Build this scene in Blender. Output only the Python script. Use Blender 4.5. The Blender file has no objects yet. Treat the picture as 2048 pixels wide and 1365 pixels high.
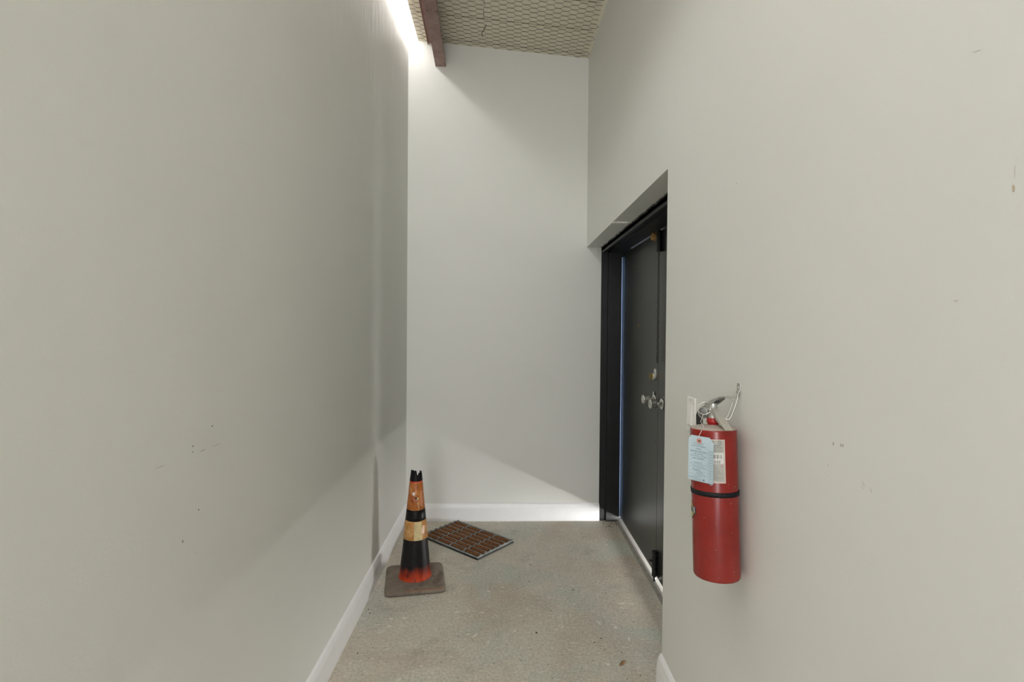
import bpy, bmesh, math, random
from mathutils import Vector, Matrix

random.seed(7)
PI = math.pi
sc = bpy.context.scene
COL = sc.collection

# ------------------------------------------------------------------ camera
cam_d = bpy.data.cameras.new('camera')
cam = bpy.data.objects.new('camera', cam_d)
COL.objects.link(cam)
YAW, PITCH, ROLL = 0.01378, 0.0138, 0.0082
fw = Vector((math.sin(YAW) * math.cos(PITCH), math.cos(YAW) * math.cos(PITCH), -math.sin(PITCH)))
rt0 = Vector((math.cos(YAW), -math.sin(YAW), 0))
up0 = rt0.cross(fw)
rt = math.cos(ROLL) * rt0 + math.sin(ROLL) * up0
up = math.cos(ROLL) * up0 - math.sin(ROLL) * rt0
M = Matrix((rt, up, -fw)).transposed().to_4x4()
M.translation = Vector((0, 0, 1.5))
cam.matrix_world = M
cam_d.sensor_width = 36
cam_d.lens = 18
cam_d.shift_y = -15.25 / 2048
cam_d.clip_start = 0.05
sc.camera = cam

# ------------------------------------------------------------------ world, lights, exposure
w = bpy.data.worlds.new('world')
sc.world = w
w.use_nodes = True
w.node_tree.nodes['Background'].inputs[0].default_value = (0.80, 0.88, 1.0, 1)
w.node_tree.nodes['Background'].inputs[1].default_value = 0.35

def area(name, loc, direction, sx, sy, power, color=(1, 1, 1), spread=PI):
    l = bpy.data.lights.new(name, 'AREA')
    l.shape = 'RECTANGLE'
    l.size, l.size_y = sx, sy
    l.energy = power
    l.color = color
    l.spread = spread
    o = bpy.data.objects.new(name, l)
    COL.objects.link(o)
    o.location = loc
    o.rotation_euler = Vector(direction).to_track_quat('-Z', 'Y').to_euler()
    return o

SKYLIGHT = 16.5          # strength of the daylit translucent roof strip
area('rear_fill', (-0.36, -2.3, 1.75), (0.08, 1, 0), 0.72, 2.9, 13.5, (1.0, 0.995, 0.985))  # added fill lamp behind the camera, lifts the general wall brightness
area('far_rear_fill', (-0.3, -6.0, 1.9), (0.03, 1, 0), 1.3, 2.9, 105, (1.0, 0.995, 0.985))  # second added fill, farther back, favours the end wall
area('ceiling_fill', (0, -0.8, 2.6), (0, 0.3, 1), 0.9, 1.2, 8, (1.0, 0.99, 0.97))  # made-up lamp behind the camera, brightens the ceiling and upper walls
area('sky_over_door', (1.02, 3.42, 2.10), (-1, 0, -0.2), 0.03, 0.6, 0.8, (0.9, 0.95, 1.0))
area('daylight_on_pavement', (1.30, 3.0, -0.055), (-0.25, 0, 1), 0.42, 1.86, 1080, (1.0, 0.98, 0.95))
area('sky_at_hinge_gap', (1.0, 3.939, 1.06), (-1, 0, 0), 0.010, 1.95, 0.8, (0.50, 0.68, 1.0))

vs = sc.view_settings
sc.display_settings.display_device = 'sRGB'
vs.view_transform = 'Standard'
vs.look = 'None'
vs.exposure = 0.0
vs.gamma = 1.0
vs.use_curve_mapping = False
try:
    sc.cycles.use_denoising = True
    sc.cycles.max_bounces = 10
    sc.cycles.diffuse_bounces = 8
    sc.cycles.sample_clamp_indirect = 4.0
except Exception:
    pass


# ------------------------------------------------------------------ materials
def srgb(r, g, b):
    f = lambda c: (c / 255 / 12.92) if c / 255 <= 0.04045 else ((c / 255 + 0.055) / 1.055) ** 2.4
    return (f(r), f(g), f(b), 1)


class NT:
    """small helper round a node tree"""
    def __init__(s, name, rough=0.6, metal=0.0, color=(0.5, 0.5, 0.5, 1), spec=0.5):
        s.m = bpy.data.materials.new(name)
        s.m.use_nodes = True
        s.t = s.m.node_tree
        s.b = s.t.nodes['Principled BSDF']
        s.b.inputs['Roughness'].default_value = rough
        s.b.inputs['Metallic'].default_value = metal
        s.b.inputs['Base Color'].default_value = color
        s.b.inputs['Specular IOR Level'].default_value = spec
        s.co = None

    def n(s, typ, **k):
        nd = s.t.nodes.new(typ)
        for a, v in k.items():
            setattr(nd, a, v)
        return nd

    def link(s, a, b):
        s.t.links.new(a, b)

    def coord(s, scale=(1, 1, 1), rot=(0, 0, 0), which='Object'):
        tc = s.n('ShaderNodeTexCoord')
        mp = s.n('ShaderNodeMapping')
        mp.inputs['Scale'].default_value = scale
        mp.inputs['Rotation'].default_value = rot
        s.link(tc.outputs[which], mp.inputs['Vector'])
        return mp.outputs['Vector']

    def noise(s, scale, detail=4, rough=0.55, vec=None, dist=0.0):
        nd = s.n('ShaderNodeTexNoise')
        nd.inputs['Scale'].default_value = scale
        nd.inputs['Detail'].default_value = detail
        nd.inputs['Roughness'].default_value = rough
        nd.inputs['Distortion'].default_value = dist
        s.link(vec if vec is not None else s.coord(), nd.inputs['Vector'])
        return nd.outputs['Fac']

    def ramp(s, fac, stops, interp='LINEAR'):
        nd = s.n('ShaderNodeValToRGB')
        cr = nd.color_ramp
        cr.interpolation = interp
        while len(cr.elements) < len(stops):
            cr.elements.new(0.5)
        for e, (p, c) in zip(cr.elements, stops):
            e.position = p
            e.color = c if len(c) == 4 else (*c, 1)
        s.link(fac, nd.inputs['Fac'])
        return nd.outputs['Color']

    def mix(s, fac, a, b, mode='MIX'):
        nd = s.n('ShaderNodeMix', data_type='RGBA', blend_type=mode)
        for v, i in ((fac, 0), (a, 6), (b, 7)):
            if hasattr(v, 'links'):
                s.link(v, nd.inputs[i])
            else:
                nd.inputs[i].default_value = v
        return nd.outputs[2]

    def math(s, op, a, b=0.0):
        nd = s.n('ShaderNodeMath', operation=op)
        for v, i in ((a, 0), (b, 1)):
            if hasattr(v, 'links'):
                s.link(v, nd.inputs[i])
            else:
                nd.inputs[i].default_value = v
        return nd.outputs[0]

    def color(s, c):
        s.link(c, s.b.inputs['Base Color'])
        return s

    def bump(s, h, strength=0.2, dist=0.01):
        nd = s.n('ShaderNodeBump')
        nd.inputs['Strength'].default_value = strength
        nd.inputs['Distance'].default_value = dist
        s.link(h, nd.inputs['Height'])
        s.link(nd.outputs['Normal'], s.b.inputs['Normal'])
        return s


W1, K0 = (1, 1, 1, 1), (0, 0, 0, 1)


def m_wall(name, streak=0.0, tint=(0.795, 0.80, 0.772)):
    t = NT(name, 0.55, spec=0.3)
    v = t.coord()
    big = t.noise(1.3, 3, 0.5, v)
    c = t.ramp(big, [(0.3, (tint[0] * 0.965, tint[1] * 0.965, tint[2] * 0.96)), (0.7, (*tint, 1))])
    t.color(c)
    h = t.noise(95, 4, 0.6, v)
    h2 = t.noise(9, 5, 0.6, t.coord((1.0, 1.0, 0.8)))
    hh = t.math('ADD', t.math('MULTIPLY', h, 0.10), t.math('MULTIPLY', h2, 0.45))
    if streak:
        st = t.noise(19, 4, 0.6, t.coord((1.0, 1.0, 0.10)), 0.4)
        sp = t.n('ShaderNodeSeparateXYZ')          # trowel marks were left near the top of the wall
        t.link(v, sp.inputs[0])
        hi = t.ramp(t.math('ADD', t.math('MULTIPLY', sp.outputs[2], 0.25), t.math('MULTIPLY', t.noise(2.2, 3, 0.6, v), 0.25)), [(0.74, K0), (0.98, W1)])
        hh = t.math('ADD', hh, t.math('MULTIPLY', t.math('MULTIPLY', st, hi), streak * 7.0))
    t.bump(hh, 0.26 if streak else 0.22, 0.012)
    return t.m


def m_floor():
    t = NT('painted_concrete', 0.62, spec=0.35)
    v = t.coord()
    base = t.ramp(t.noise(2.0, 6, 0.62, v, 0.6), [(0.32, (0.53, 0.465, 0.385)), (0.50, (0.63, 0.58, 0.495)),
                                                    (0.68, (0.66, 0.63, 0.55))])
    green = t.ramp(t.noise(2.7, 4, 0.6, t.coord((1, 1, 1), (0, 0, 0.7)), 0.4), [(0.48, K0), (0.66, W1)])
    c = t.mix(t.math('MULTIPLY', green, 0.85), base, (0.53, 0.56, 0.495, 1))
    dark = t.ramp(t.noise(4.2, 7, 0.7, v, 0.3), [(0.56, K0), (0.74, W1)])
    c = t.mix(t.math('MULTIPLY', dark, 0.75), c, (0.37, 0.335, 0.29, 1))
    grain = t.ramp(t.noise(75, 5, 0.7, v), [(0.30, (0.72, 0.72, 0.72)), (0.70, (1.20, 1.20, 1.20))])
    c = t.mix(1.0, c, grain, 'MULTIPLY')
    scr = t.ramp(t.noise(16, 3, 0.7, t.coord((1.0, 4.6, 1.0), (0, 0, 0.35)), 0.9), [(0.60, K0), (0.68, W1)])
    c = t.mix(t.math('MULTIPLY', scr, 0.35), c, (0.78, 0.74, 0.66, 1))
    fleck = t.ramp(t.noise(26, 3, 0.6, t.coord((1, 1.3, 1), (0, 0, 0.5)), 0.5), [(0.635, K0), (0.67, W1)])
    c = t.mix(t.math('MULTIPLY', fleck, 0.50), c, (0.84, 0.80, 0.72, 1))
    speck = t.ramp(t.noise(62, 2, 0.5, t.coord((1, 1, 1), (0, 0, 1.1))), [(0.695, K0), (0.72, W1)])
    c = t.mix(t.math('MULTIPLY', speck, 0.70), c, (0.055, 0.042, 0.034, 1))
    t.color(c)
    t.bump(t.noise(42, 6, 0.65, v), 0.12, 0.006)
    return t.m


def m_door():
    t = NT('dark_painted_door', 0.33, spec=0.55)
    v = t.coord()
    c = t.ramp(t.noise(1.6, 4, 0.6, v), [(0.35, (0.020, 0.021, 0.018)), (0.7, (0.034, 0.036, 0.031))])
    st = t.ramp(t.noise(9, 5, 0.7, t.coord((1, 1.0, 0.13)), 0.6), [(0.60, K0), (0.78, W1)])
    sep = t.n('ShaderNodeSeparateXYZ')
    t.link(v, sep.inputs[0])
    low = t.ramp(t.math('MULTIPLY', sep.outputs[2], 1.0), [(0.05, W1), (0.75, K0)])
    f = t.math('MULTIPLY', t.math('MULTIPLY', st, low), 0.40)
    c = t.mix(f, c, (0.17, 0.17, 0.15, 1))
    fl = t.ramp(t.noise(34, 2, 0.6, t.coord((1, 1, 0.6))), [(0.73, K0), (0.77, W1)])
    c = t.mix(t.math('MULTIPLY', t.math('MULTIPLY', fl, low), 0.7), c, (0.32, 0.31, 0.28, 1))
    t.color(c)
    t.bump(t.noise(30, 4, 0.6, v), 0.05, 0.004)
    return t.m


def m_plain(name, col, rough=0.5, metal=0.0, var=0.12, scale=30, bump=0.0, spec=0.5, dirt=None):
    t = NT(name, rough, metal, spec=spec)
    v = t.coord()
    lo = tuple(c * (1 - var) for c in col[:3])
    hi = tuple(min(1, c * (1 + var)) for c in col[:3])
    c = t.ramp(t.noise(scale, 4, 0.6, v), [(0.3, lo), (0.7, hi)])
    if dirt:
        d = t.ramp(t.noise(dirt[1], 5, 0.65, t.coord()), [(dirt[2], K0), (dirt[2] + 0.14, W1)])
        c = t.mix(t.math('MULTIPLY', d, dirt[3]), c, (*dirt[0], 1))
    t.color(c)
    if bump:
        t.bump(t.noise(scale * 2, 4, 0.6, v), bump, 0.004)
    return t.m


def m_emit(name, col, strength):
    m = bpy.data.materials.new(name)
    m.use_nodes = True
    b = m.node_tree.nodes['Principled BSDF']
    b.inputs['Base Color'].default_value = (0.8, 0.8, 0.8, 1)
    b.inputs['Emission Color'].default_value = (*col, 1)
    b.inputs['Emission Strength'].default_value = strength
    return m


def m_steel():
    t = NT('red_oxide_primer', 0.62, spec=0.3)
    v = t.coord()
    c = t.ramp(t.noise(7, 6, 0.65, v, 0.5), [(0.3, (0.22, 0.140, 0.120)), (0.55, (0.30, 0.200, 0.178)), (0.75, (0.37, 0.275, 0.25))])
    s = t.ramp(t.noise(40, 3, 0.6, t.coord((1, 0.3, 1))), [(0.62, K0), (0.72, W1)])
    c = t.mix(t.math('MULTIPLY', s, 0.5), c, (0.05, 0.022, 0.016, 1))
    t.color(c)
    t.bump(t.noise(60, 4, 0.6, v), 0.1, 0.003)
    return t.m


def m_insulation():
    t = NT('vinyl_insulation_facing', 0.5, spec=0.25)
    v = t.coord()
    c = t.ramp(t.noise(3, 5, 0.6, v), [(0.3, (0.80, 0.75, 0.615)), (0.7, (0.85, 0.81, 0.69))])
    t.color(c)
    t.bump(t.noise(14, 4, 0.6, v), 0.15, 0.01)
    return t.m


def m_cone_rubber():
    # orange rubber over which a black sooty coat has worn off near the foot
    t = NT('scorched_cone_rubber', 0.42, spec=0.22)
    v = t.coord()
    sep = t.n('ShaderNodeSeparateXYZ')
    t.link(v, sep.inputs[0])
    streak = t.noise(42, 4, 0.7, t.coord((1, 1, 0.12)))
    zz = t.math('ADD', sep.outputs[2], t.math('MULTIPLY', t.math('SUBTRACT', streak, 0.5), -0.10))
    f = t.ramp(t.math('MULTIPLY', zz, 5.0), [(0.26, K0), (0.56, W1)])
    ora = t.ramp(t.noise(18, 4, 0.6, v), [(0.3, (0.30, 0.022, 0.007)), (0.7, (0.52, 0.060, 0.016))])
    blk = t.ramp(t.noise(14, 5, 0.7, v), [(0.4, (0.004, 0.0035, 0.004)), (0.75, (0.011, 0.010, 0.012))])
    c = t.mix(f, ora, blk)
    dots = t.ramp(t.noise(70, 2, 0.5, t.coord((1, 1, 0.5))), [(0.58, K0), (0.66, W1)])
    c = t.mix(t.math('MULTIPLY', dots, 0.55), c, (0.03, 0.008, 0.006, 1))
    sp = t.ramp(t.noise(46, 3, 0.6, t.coord()), [(0.735, K0), (0.76, W1)])
    c = t.mix(t.math('MULTIPLY', sp, 0.7), c, (0.30, 0.27, 0.26, 1))
    t.color(c)
    return t.m


def m_collar(name, a, b, c3, patch):
    t = NT(name, 0.30, spec=0.55)
    v = t.coord()
    c = t.ramp(t.noise(24, 6, 0.7, v, 0.8), [(0.30, a), (0.50, b), (0.68, c3)])
    p = t.ramp(t.noise(34, 4, 0.65, t.coord((1, 1, 0.5)), 0.8), [(0.58, K0), (0.66, W1)])
    c = t.mix(t.math('MULTIPLY', p, 0.8), c, (*patch, 1))
    d = t.ramp(t.noise(55, 4, 0.7, t.coord((1, 1, 1.4), (0.3, 0, 0))), [(0.64, K0), (0.70, W1)])
    c = t.mix(t.math('MULTIPLY', d, 0.75), c, (0.10, 0.022, 0.010, 1))
    t.color(c)
    t.bump(t.noise(40, 4, 0.7, v), 0.4, 0.004)
    return t.m


def m_tank():
    t = NT('dusty_red_enamel', 0.22, spec=0.55)
    v = t.coord()
    g = t.n('ShaderNodeNewGeometry')
    sep = t.n('ShaderNodeSeparateXYZ')
    t.link(g.outputs['Normal'], sep.inputs[0])
    c = t.ramp(t.noise(10, 4, 0.6, v), [(0.3, (0.205, 0.008, 0.005)), (0.7, (0.265, 0.012, 0.008))])
    film = t.ramp(t.noise(6, 5, 0.7, t.coord((1, 1, 0.35)), 0.3), [(0.45, K0), (0.75, W1)])
    c = t.mix(t.math('MULTIPLY', film, 0.07), c, (0.36, 0.20, 0.18, 1))
    sp = t.ramp(t.noise(120, 2, 0.6, v), [(0.70, K0), (0.75, W1)])
    c = t.mix(t.math('MULTIPLY', sp, 0.60), c, (0.62, 0.42, 0.38, 1))
    # dust lies on what faces up: the shoulder
    up_ = t.ramp(sep.outputs[2], [(0.42, K0), (0.72, W1)])
    dn = t.ramp(t.noise(30, 4, 0.6, v), [(0.25, (0.80, 0.80, 0.80)), (0.7, W1)])
    c = t.mix(t.math('MULTIPLY', up_, dn), c, (0.42, 0.38, 0.34, 1))
    t.color(c)
    r = t.ramp(up_, [(0.0, (0.22, 0.22, 0.22)), (1.0, (0.8, 0.8, 0.8))])
    t.link(r, t.b.inputs['Roughness'])
    return t.m


def m_bristle():
    t = NT('brown_coir_bristle', 0.9, spec=0.1)
    v = t.coord()
    c = t.ramp(t.noise(90, 4, 0.7, t.coord((1.0, 1, 1))), [(0.3, (0.085, 0.034, 0.016)), (0.55, (0.22, 0.095, 0.042)), (0.75, (0.36, 0.18, 0.085))])
    c = t.mix(t.math('MULTIPLY', t.ramp(t.noise(7, 3, 0.6, v), [(0.4, K0), (0.7, W1)]), 0.4), c, (0.13, 0.056, 0.028, 1))
    t.color(c)
    t.bump(t.noise(220, 4, 0.7, v), 0.9, 0.004)
    return t.m


MAT = {}
MAT['wall'] = m_wall('wall_paint')
MAT['wall_rough'] = m_wall('wall_paint_trowelled', 0.55)
MAT['trim'] = m_plain('white_gloss_trim', (0.90, 0.905, 0.925), 0.35, 0, 0.02, 12, 0.02)
MAT['floor'] = m_floor()
MAT['insul'] = m_insulation()
MAT['steel'] = m_steel()
MAT['wire'] = m_plain('weathered_netting_wire', (0.12, 0.098, 0.060), 0.6, 0.3, 0.2, 40)
MAT['sky'] = m_emit('daylit_translucent_panel', (1.0, 0.985, 0.95), SKYLIGHT)
MAT['sky_dim'] = m_emit('dimmed_translucent_panel', (1.0, 0.985, 0.95), 2.5)
MAT['door'] = m_door()
MAT['frame'] = m_plain('black_frame_paint', (0.007, 0.009, 0.0095), 0.45, 0, 0.25, 14, 0.03, 0.45, ((0.22, 0.21, 0.19), 60, 0.70, 0.6))
MAT['gap_strip'] = m_plain('daylight_blue_strip', (0.62, 0.70, 0.85), 0.6)  # pale blue stands for daylight falling on the black frame rabbet
MAT['thresh'] = m_plain('pale_worn_threshold', (0.62, 0.60, 0.57), 0.5, 0.0, 0.10, 20, 0.05, 0.4, ((0.22, 0.19, 0.16), 40, 0.62, 0.5))
MAT['sill_grey'] = m_plain('dull_grey_sill', (0.30, 0.29, 0.26), 0.55, 0.1, 0.2, 25, 0.05, 0.4, ((0.16, 0.13, 0.10), 20, 0.5, 0.5))
MAT['chrome'] = m_plain('satin_chrome', (0.74, 0.74, 0.71), 0.28, 0.95, 0.06, 30)
MAT['metal'] = m_plain('zinc_plated_steel', (0.60, 0.60, 0.58), 0.36, 0.85, 0.10, 40, 0.0, 0.5, ((0.55, 0.52, 0.46), 30, 0.55, 0.5))
MAT['handle'] = m_plain('dusty_bare_steel', (0.56, 0.55, 0.51), 0.45, 0.6, 0.08, 40, 0.0, 0.5, ((0.60, 0.56, 0.48), 25, 0.45, 0.7))
MAT['brass'] = m_plain('old_brass', (0.60, 0.42, 0.14), 0.35, 1.0)
MAT['bolt'] = m_plain('black_iron', (0.012, 0.013, 0.015), 0.42, 0.2, 0.3, 50, 0.1, 0.5, ((0.14, 0.13, 0.12), 70, 0.66, 0.6))
MAT['wad'] = m_plain('tan_mud', (0.52, 0.30, 0.11), 0.9, 0, 0.35, 60, 0.5)
MAT['rubber'] = m_plain('black_rubber', (0.011, 0.011, 0.012), 0.6, 0, 0.3, 30, 0.1)
MAT['grey_rubber'] = m_plain('worn_grey_rubber', (0.250, 0.262, 0.252), 0.7, 0, 0.35, 40, 0.2, 0.3)
MAT['nub'] = m_plain('dusty_rubber_nub', (0.60, 0.57, 0.52), 0.8, 0, 0.3, 60)
MAT['bristle'] = m_bristle()
MAT['cone'] = m_cone_rubber()
MAT['cone_black'] = m_plain('black_cone_plastic', (0.004, 0.004, 0.005), 0.4, 0, 0.3, 30, 0.1, 0.22, ((0.22, 0.20, 0.20), 60, 0.70, 0.5))
MAT['cone_base'] = m_plain('dusty_base_rubber', (0.200, 0.165, 0.132), 0.85, 0, 0.22, 14, 0.25, 0.2, ((0.075, 0.060, 0.048), 11, 0.54, 0.7))
MAT['collar_a'] = m_collar('amber_reflective_sheet', (0.26, 0.055, 0.012), (0.44, 0.135, 0.022), (0.56, 0.24, 0.055), (0.60, 0.42, 0.26))
MAT['collar_b'] = m_collar('gold_reflective_sheet', (0.34, 0.12, 0.022), (0.52, 0.25, 0.07), (0.62, 0.42, 0.20), (0.66, 0.52, 0.34))
MAT['burn'] = m_plain('burnt_orange_brown', (0.075, 0.012, 0.006), 0.5)
MAT['cream'] = m_plain('cream_reflective_sheet', (0.62, 0.50, 0.27), 0.35, 0, 0.15, 40, 0.2)
MAT['red_edge'] = m_plain('orange_cone_rubber', (0.55, 0.055, 0.018), 0.5, 0, 0.2, 30)
MAT['tank'] = m_tank()
MAT['strap'] = m_plain('black_strap', (0.003, 0.005, 0.008), 0.5, 0, 0.3, 40, 0, 0.3, ((0.3, 0.3, 0.3), 90, 0.71, 0.7))
MAT['hose'] = m_plain('black_hose_rubber', (0.030, 0.030, 0.030), 0.5, 0, 0.25, 50)
MAT['tag'] = m_plain('pale_blue_card', (0.50, 0.61, 0.68), 0.7, 0, 0.06, 20)
MAT['ink'] = m_plain('blue_grey_ink', (0.14, 0.19, 0.23), 0.8)
MAT['faint_ink'] = m_plain('faint_ink', (0.30, 0.385, 0.44), 0.8)
MAT['dark_ink'] = m_plain('black_ink', (0.03, 0.035, 0.04), 0.8)
MAT['eyelet'] = m_plain('red_paper_eyelet', (0.55, 0.24, 0.21), 0.8)
MAT['string'] = m_plain('white_string', (0.70, 0.64, 0.62), 0.9)
MAT['label'] = m_plain('grey_printed_label', (0.43, 0.425, 0.395), 0.5, 0, 0.05, 30)
MAT['label_edge'] = m_plain('cream_label_border', (0.62, 0.52, 0.46), 0.5)
MAT['label_white'] = m_plain('white_label_field', (0.66, 0.66, 0.63), 0.5)
MAT['label_ink'] = m_plain('grey_label_ink', (0.20, 0.20, 0.19), 0.7)
MAT['yellow'] = m_plain('yellow_decal', (0.60, 0.52, 0.16), 0.4)
MAT['silver'] = m_plain('silver_decal', (0.42, 0.42, 0.44), 0.4)
MAT['gauge'] = m_plain('dark_gauge_face', (0.20, 0.20, 0.20), 0.3)
MAT['switch'] = m_plain('white_switch_plastic', (0.93, 0.93, 0.91), 0.3, 0, 0.02)
MAT['debris'] = m_plain('dark_crumbs', (0.035, 0.024, 0.018), 0.9, 0, 0.5, 90)
MAT['leaf'] = m_plain('dry_leaf', (0.38, 0.20, 0.09), 0.8, 0, 0.3, 60)
MAT['paint_fleck'] = m_plain('pale_paint_fleck', (0.80, 0.76, 0.68), 0.7, 0, 0.12, 60)
MAT['scuff'] = m_plain('grey_scuff', (0.42, 0.41, 0.36), 0.8, 0, 0.25, 120)
MAT['scuff_faint'] = m_plain('faint_scuff', (0.64, 0.635, 0.59), 0.8, 0, 0.15, 120)
MAT['scuff_dark'] = m_plain('dark_scuff', (0.13, 0.12, 0.10), 0.8)
MAT['scuff_brown'] = m_plain('brown_stain', (0.52, 0.44, 0.31), 0.8)
MAT['pavement'] = m_plain('sunlit_pavement', (0.45, 0.44, 0.41), 0.9)


# ------------------------------------------------------------------ mesh helpers
def V(*a):
    return Vector(a)


class MB:
    def __init__(s):
        s.v, s.f, s.sm = [], [], []

    def face(s, pts, smooth=False):
        i = len(s.v)
        s.v += [Vector(p) for p in pts]
        s.f.append(list(range(i, i + len(pts))))
        s.sm.append(smooth)
        return s

    def hexa(s, p):
        """eight corners: bottom 0-3 (ccw from above), top 4-7"""
        i = len(s.v)
        s.v += [Vector(q) for q in p]
        for f in ((3, 2, 1, 0), (4, 5, 6, 7), (0, 1, 5, 4), (1, 2, 6, 5), (2, 3, 7, 6), (3, 0, 4, 7)):
            s.f.append([i + k for k in f])
            s.sm.append(False)
        return s

    def box(s, x0, x1, y0, y1, z0, z1):
        return s.hexa([(x0, y0, z0), (x1, y0, z0), (x1, y1, z0), (x0, y1, z0), (x0, y0, z1), (x1, y0, z1), (x1, y1, z1), (x0, y1, z1)])

    def obox(s, c, ax, ay, az, hx, hy, hz):
        c, ax, ay, az = Vector(c), Vector(ax).normalized(), Vector(ay).normalized(), Vector(az).normalized()
        q = [(-1, -1, -1), (1, -1, -1), (1, 1, -1), (-1, 1, -1), (-1, -1, 1), (1, -1, 1), (1, 1, 1), (-1, 1, 1)]
        return s.hexa([c + ax * hx * a + ay * hy * b + az * hz * d for a, b, d in q])

    def loft(s, rings, smooth=True, cap=True, closed=True):
        i = len(s.v)
        n = len(rings[0])
        for r in rings:
            s.v += [Vector(p) for p in r]
        for k in range(len(rings) - 1):
            for j in range(n if closed else n - 1):
                a, b = i + k * n + j, i + k * n + (j + 1) % n
                s.f.append([a, b, b + n, a + n])
                s.sm.append(smooth)
        if cap:
            s.f.append([i + j for j in reversed(range(n))])
            s.sm.append(False)
            e = i + (len(rings) - 1) * n
            s.f.append([e + j for j in range(n)])
            s.sm.append(False)
        return s

    def lathe(s, prof, c=(0, 0, 0), ax=(0, 0, 1), n=24, cap=True, smooth=True):
        c, ax = Vector(c), Vector(ax).normalized()
        u = ax.orthogonal().normalized()
        w_ = ax.cross(u)
        return s.loft([[c + ax * z + (u * math.cos(2 * PI * k / n) + w_ * math.sin(2 * PI * k / n)) * r for k in range(n)] for r, z in prof], smooth, cap)

    def tube(s, pts, r, n=8, smooth=True, closed=False):
        pts = [Vector(p) for p in pts]
        rings = []
        m = len(pts)
        prev = None
        for k in range(m):
            if closed:
                d = pts[(k + 1) % m] - pts[k - 1]
            else:
                d = pts[min(k + 1, m - 1)] - pts[max(k - 1, 0)]
            d.normalize()
            u = (prev - d * prev.dot(d)) if prev is not None else d.orthogonal()
            if u.length < 1e-6:
                u = d.orthogonal()
            u.normalize()
            prev = u
            w_ = d.cross(u)
            rr = r[k] if isinstance(r, (list, tuple)) else r
            rings.append([pts[k] + (u * math.cos(2 * PI * j / n) + w_ * math.sin(2 * PI * j / n)) * rr for j in range(n)])
        if closed:
            rings.append(rings[0])
        return s.loft(rings, smooth, not closed)

    def prism(s, poly, d, smooth=False):
        """closed polygon (3-D points) swept by d"""
        d = Vector(d)
        return s.loft([[Vector(p) for p in poly], [Vector(p) + d for p in poly]], smooth)

    def build(s, name, mat, parent=None, origin=None, bevel=0.0, seg=2):
        me = bpy.data.meshes.new(name)
        o_ = Vector(origin) if origin is not None else Vector((0, 0, 0))
        me.from_pydata([v - o_ for v in s.v], [], s.f)
        me.materials.append(MAT[mat] if isinstance(mat, str) else mat)
        me.polygons.foreach_set('use_smooth', s.sm)
        bm = bmesh.new()
        bm.from_mesh(me)
        bmesh.ops.remove_doubles(bm, verts=bm.verts, dist=1e-6)
        bmesh.ops.recalc_face_normals(bm, faces=bm.faces)
        if bevel:
            es = [e for e in bm.edges if len(e.link_faces) == 2 and e.calc_face_angle(0) > 0.6]
            bmesh.ops.bevel(bm, geom=es, offset=bevel, segments=seg, profile=0.6, affect='EDGES', clamp_overlap=True)
        bm.to_mesh(me)
        bm.free()
        ob = bpy.data.objects.new(name, me)
        COL.objects.link(ob)
        if parent is not None:
            ob.parent = parent
        elif origin is not None:
            ob.location = o_
        return ob


def tag(o, label=None, cat=None, kind=None, group=None):
    for k, v in (('label', label), ('category', cat), ('kind', kind), ('group', group)):
        if v:
            o[k] = v
    return o


def empty(name, loc, label, cat, rot=(0, 0, 0), kind=None):
    o = bpy.data.objects.new(name, None)
    o.empty_display_size = 0.05
    COL.objects.link(o)
    o.location = loc
    o.rotation_euler = rot
    return tag(o, label, cat, kind)


def copy_part(src, parent, mat=None):
    c = src.copy()
    COL.objects.link(c)
    c.parent = parent
    if mat is not None:
        c.matrix_local = mat
    return c


# ------------------------------------------------------------------ the setting
XL, XR = -0.748, 0.625
YB = lambda x: 3.93 + 0.02 * x            # the back wall stands a degree out of square
YREAR = -2.4
ZC = lambda x, y: 3.6598 - 0.0783 * (x + 0.676) + 0.016 * (y - 3.92)   # roof pitch
YN = 1.98                                  # near edge of the door recess
XF = 0.739                                 # face of the door frame
XD = 0.905                                 # face of the doors
ZS = 2.115                                 # soffit of the recess

fl = MB().box(-0.90, 0.935, YREAR - 0.1, 4.12, -0.12, 0.0).build('floor', 'floor')
tag(fl, 'worn grey concrete floor flecked with old paint', kind='structure')

wl = MB().box(XL - 0.14, XL, YREAR, 4.12, 0.0, 3.80).build('wall_left', 'wall_rough')
tag(wl, 'long plain greige plaster wall on the left', kind='structure')
wb = MB().hexa([(XL - 0.14, YB(XL), 0), (1.05, YB(1.05), 0), (1.05, 4.12, 0), (XL - 0.14, 4.12, 0),
                (XL - 0.14, YB(XL), 3.80), (1.05, YB(1.05), 3.80), (1.05, 4.12, 3.80), (XL - 0.14, 4.12, 3.80)]).build('wall_back', 'wall')
tag(wb, 'narrow end wall facing the viewer, lit along its left edge', kind='structure')

# right wall: the near stretch, and the header over the door recess (one skin)
m = MB()
yb1 = YB(1.0) + 0.005
m.box(XR, XR + 0.36, YREAR, YN, 0, 3.80)
m.box(XR, XR + 0.36, YN, yb1, ZS, 3.80)
wr = m.build('wall_right', 'wall')
tag(wr, 'greige plaster wall on the right with the door recess', kind='structure')

# roof lining between the daylight strip and the right wall
def cxl(y):
    return -0.676 - 0.025 * (y - 3.92)
m = MB()
ys = [YREAR + (4.0 - YREAR) * k / 40 for k in range(41)]
t_ = 0.09
m.loft([[(cxl(y), y, ZC(cxl(y), y)), (XR + 0.01, y, ZC(XR, y)), (XR + 0.01, y, ZC(XR, y) + t_), (cxl(y), y, ZC(cxl(y), y) + t_)] for y in ys], False)
ce = m.build('ceiling', 'insul')
tag(ce, 'beige vinyl insulation facing of the sloping roof', kind='structure')
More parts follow.
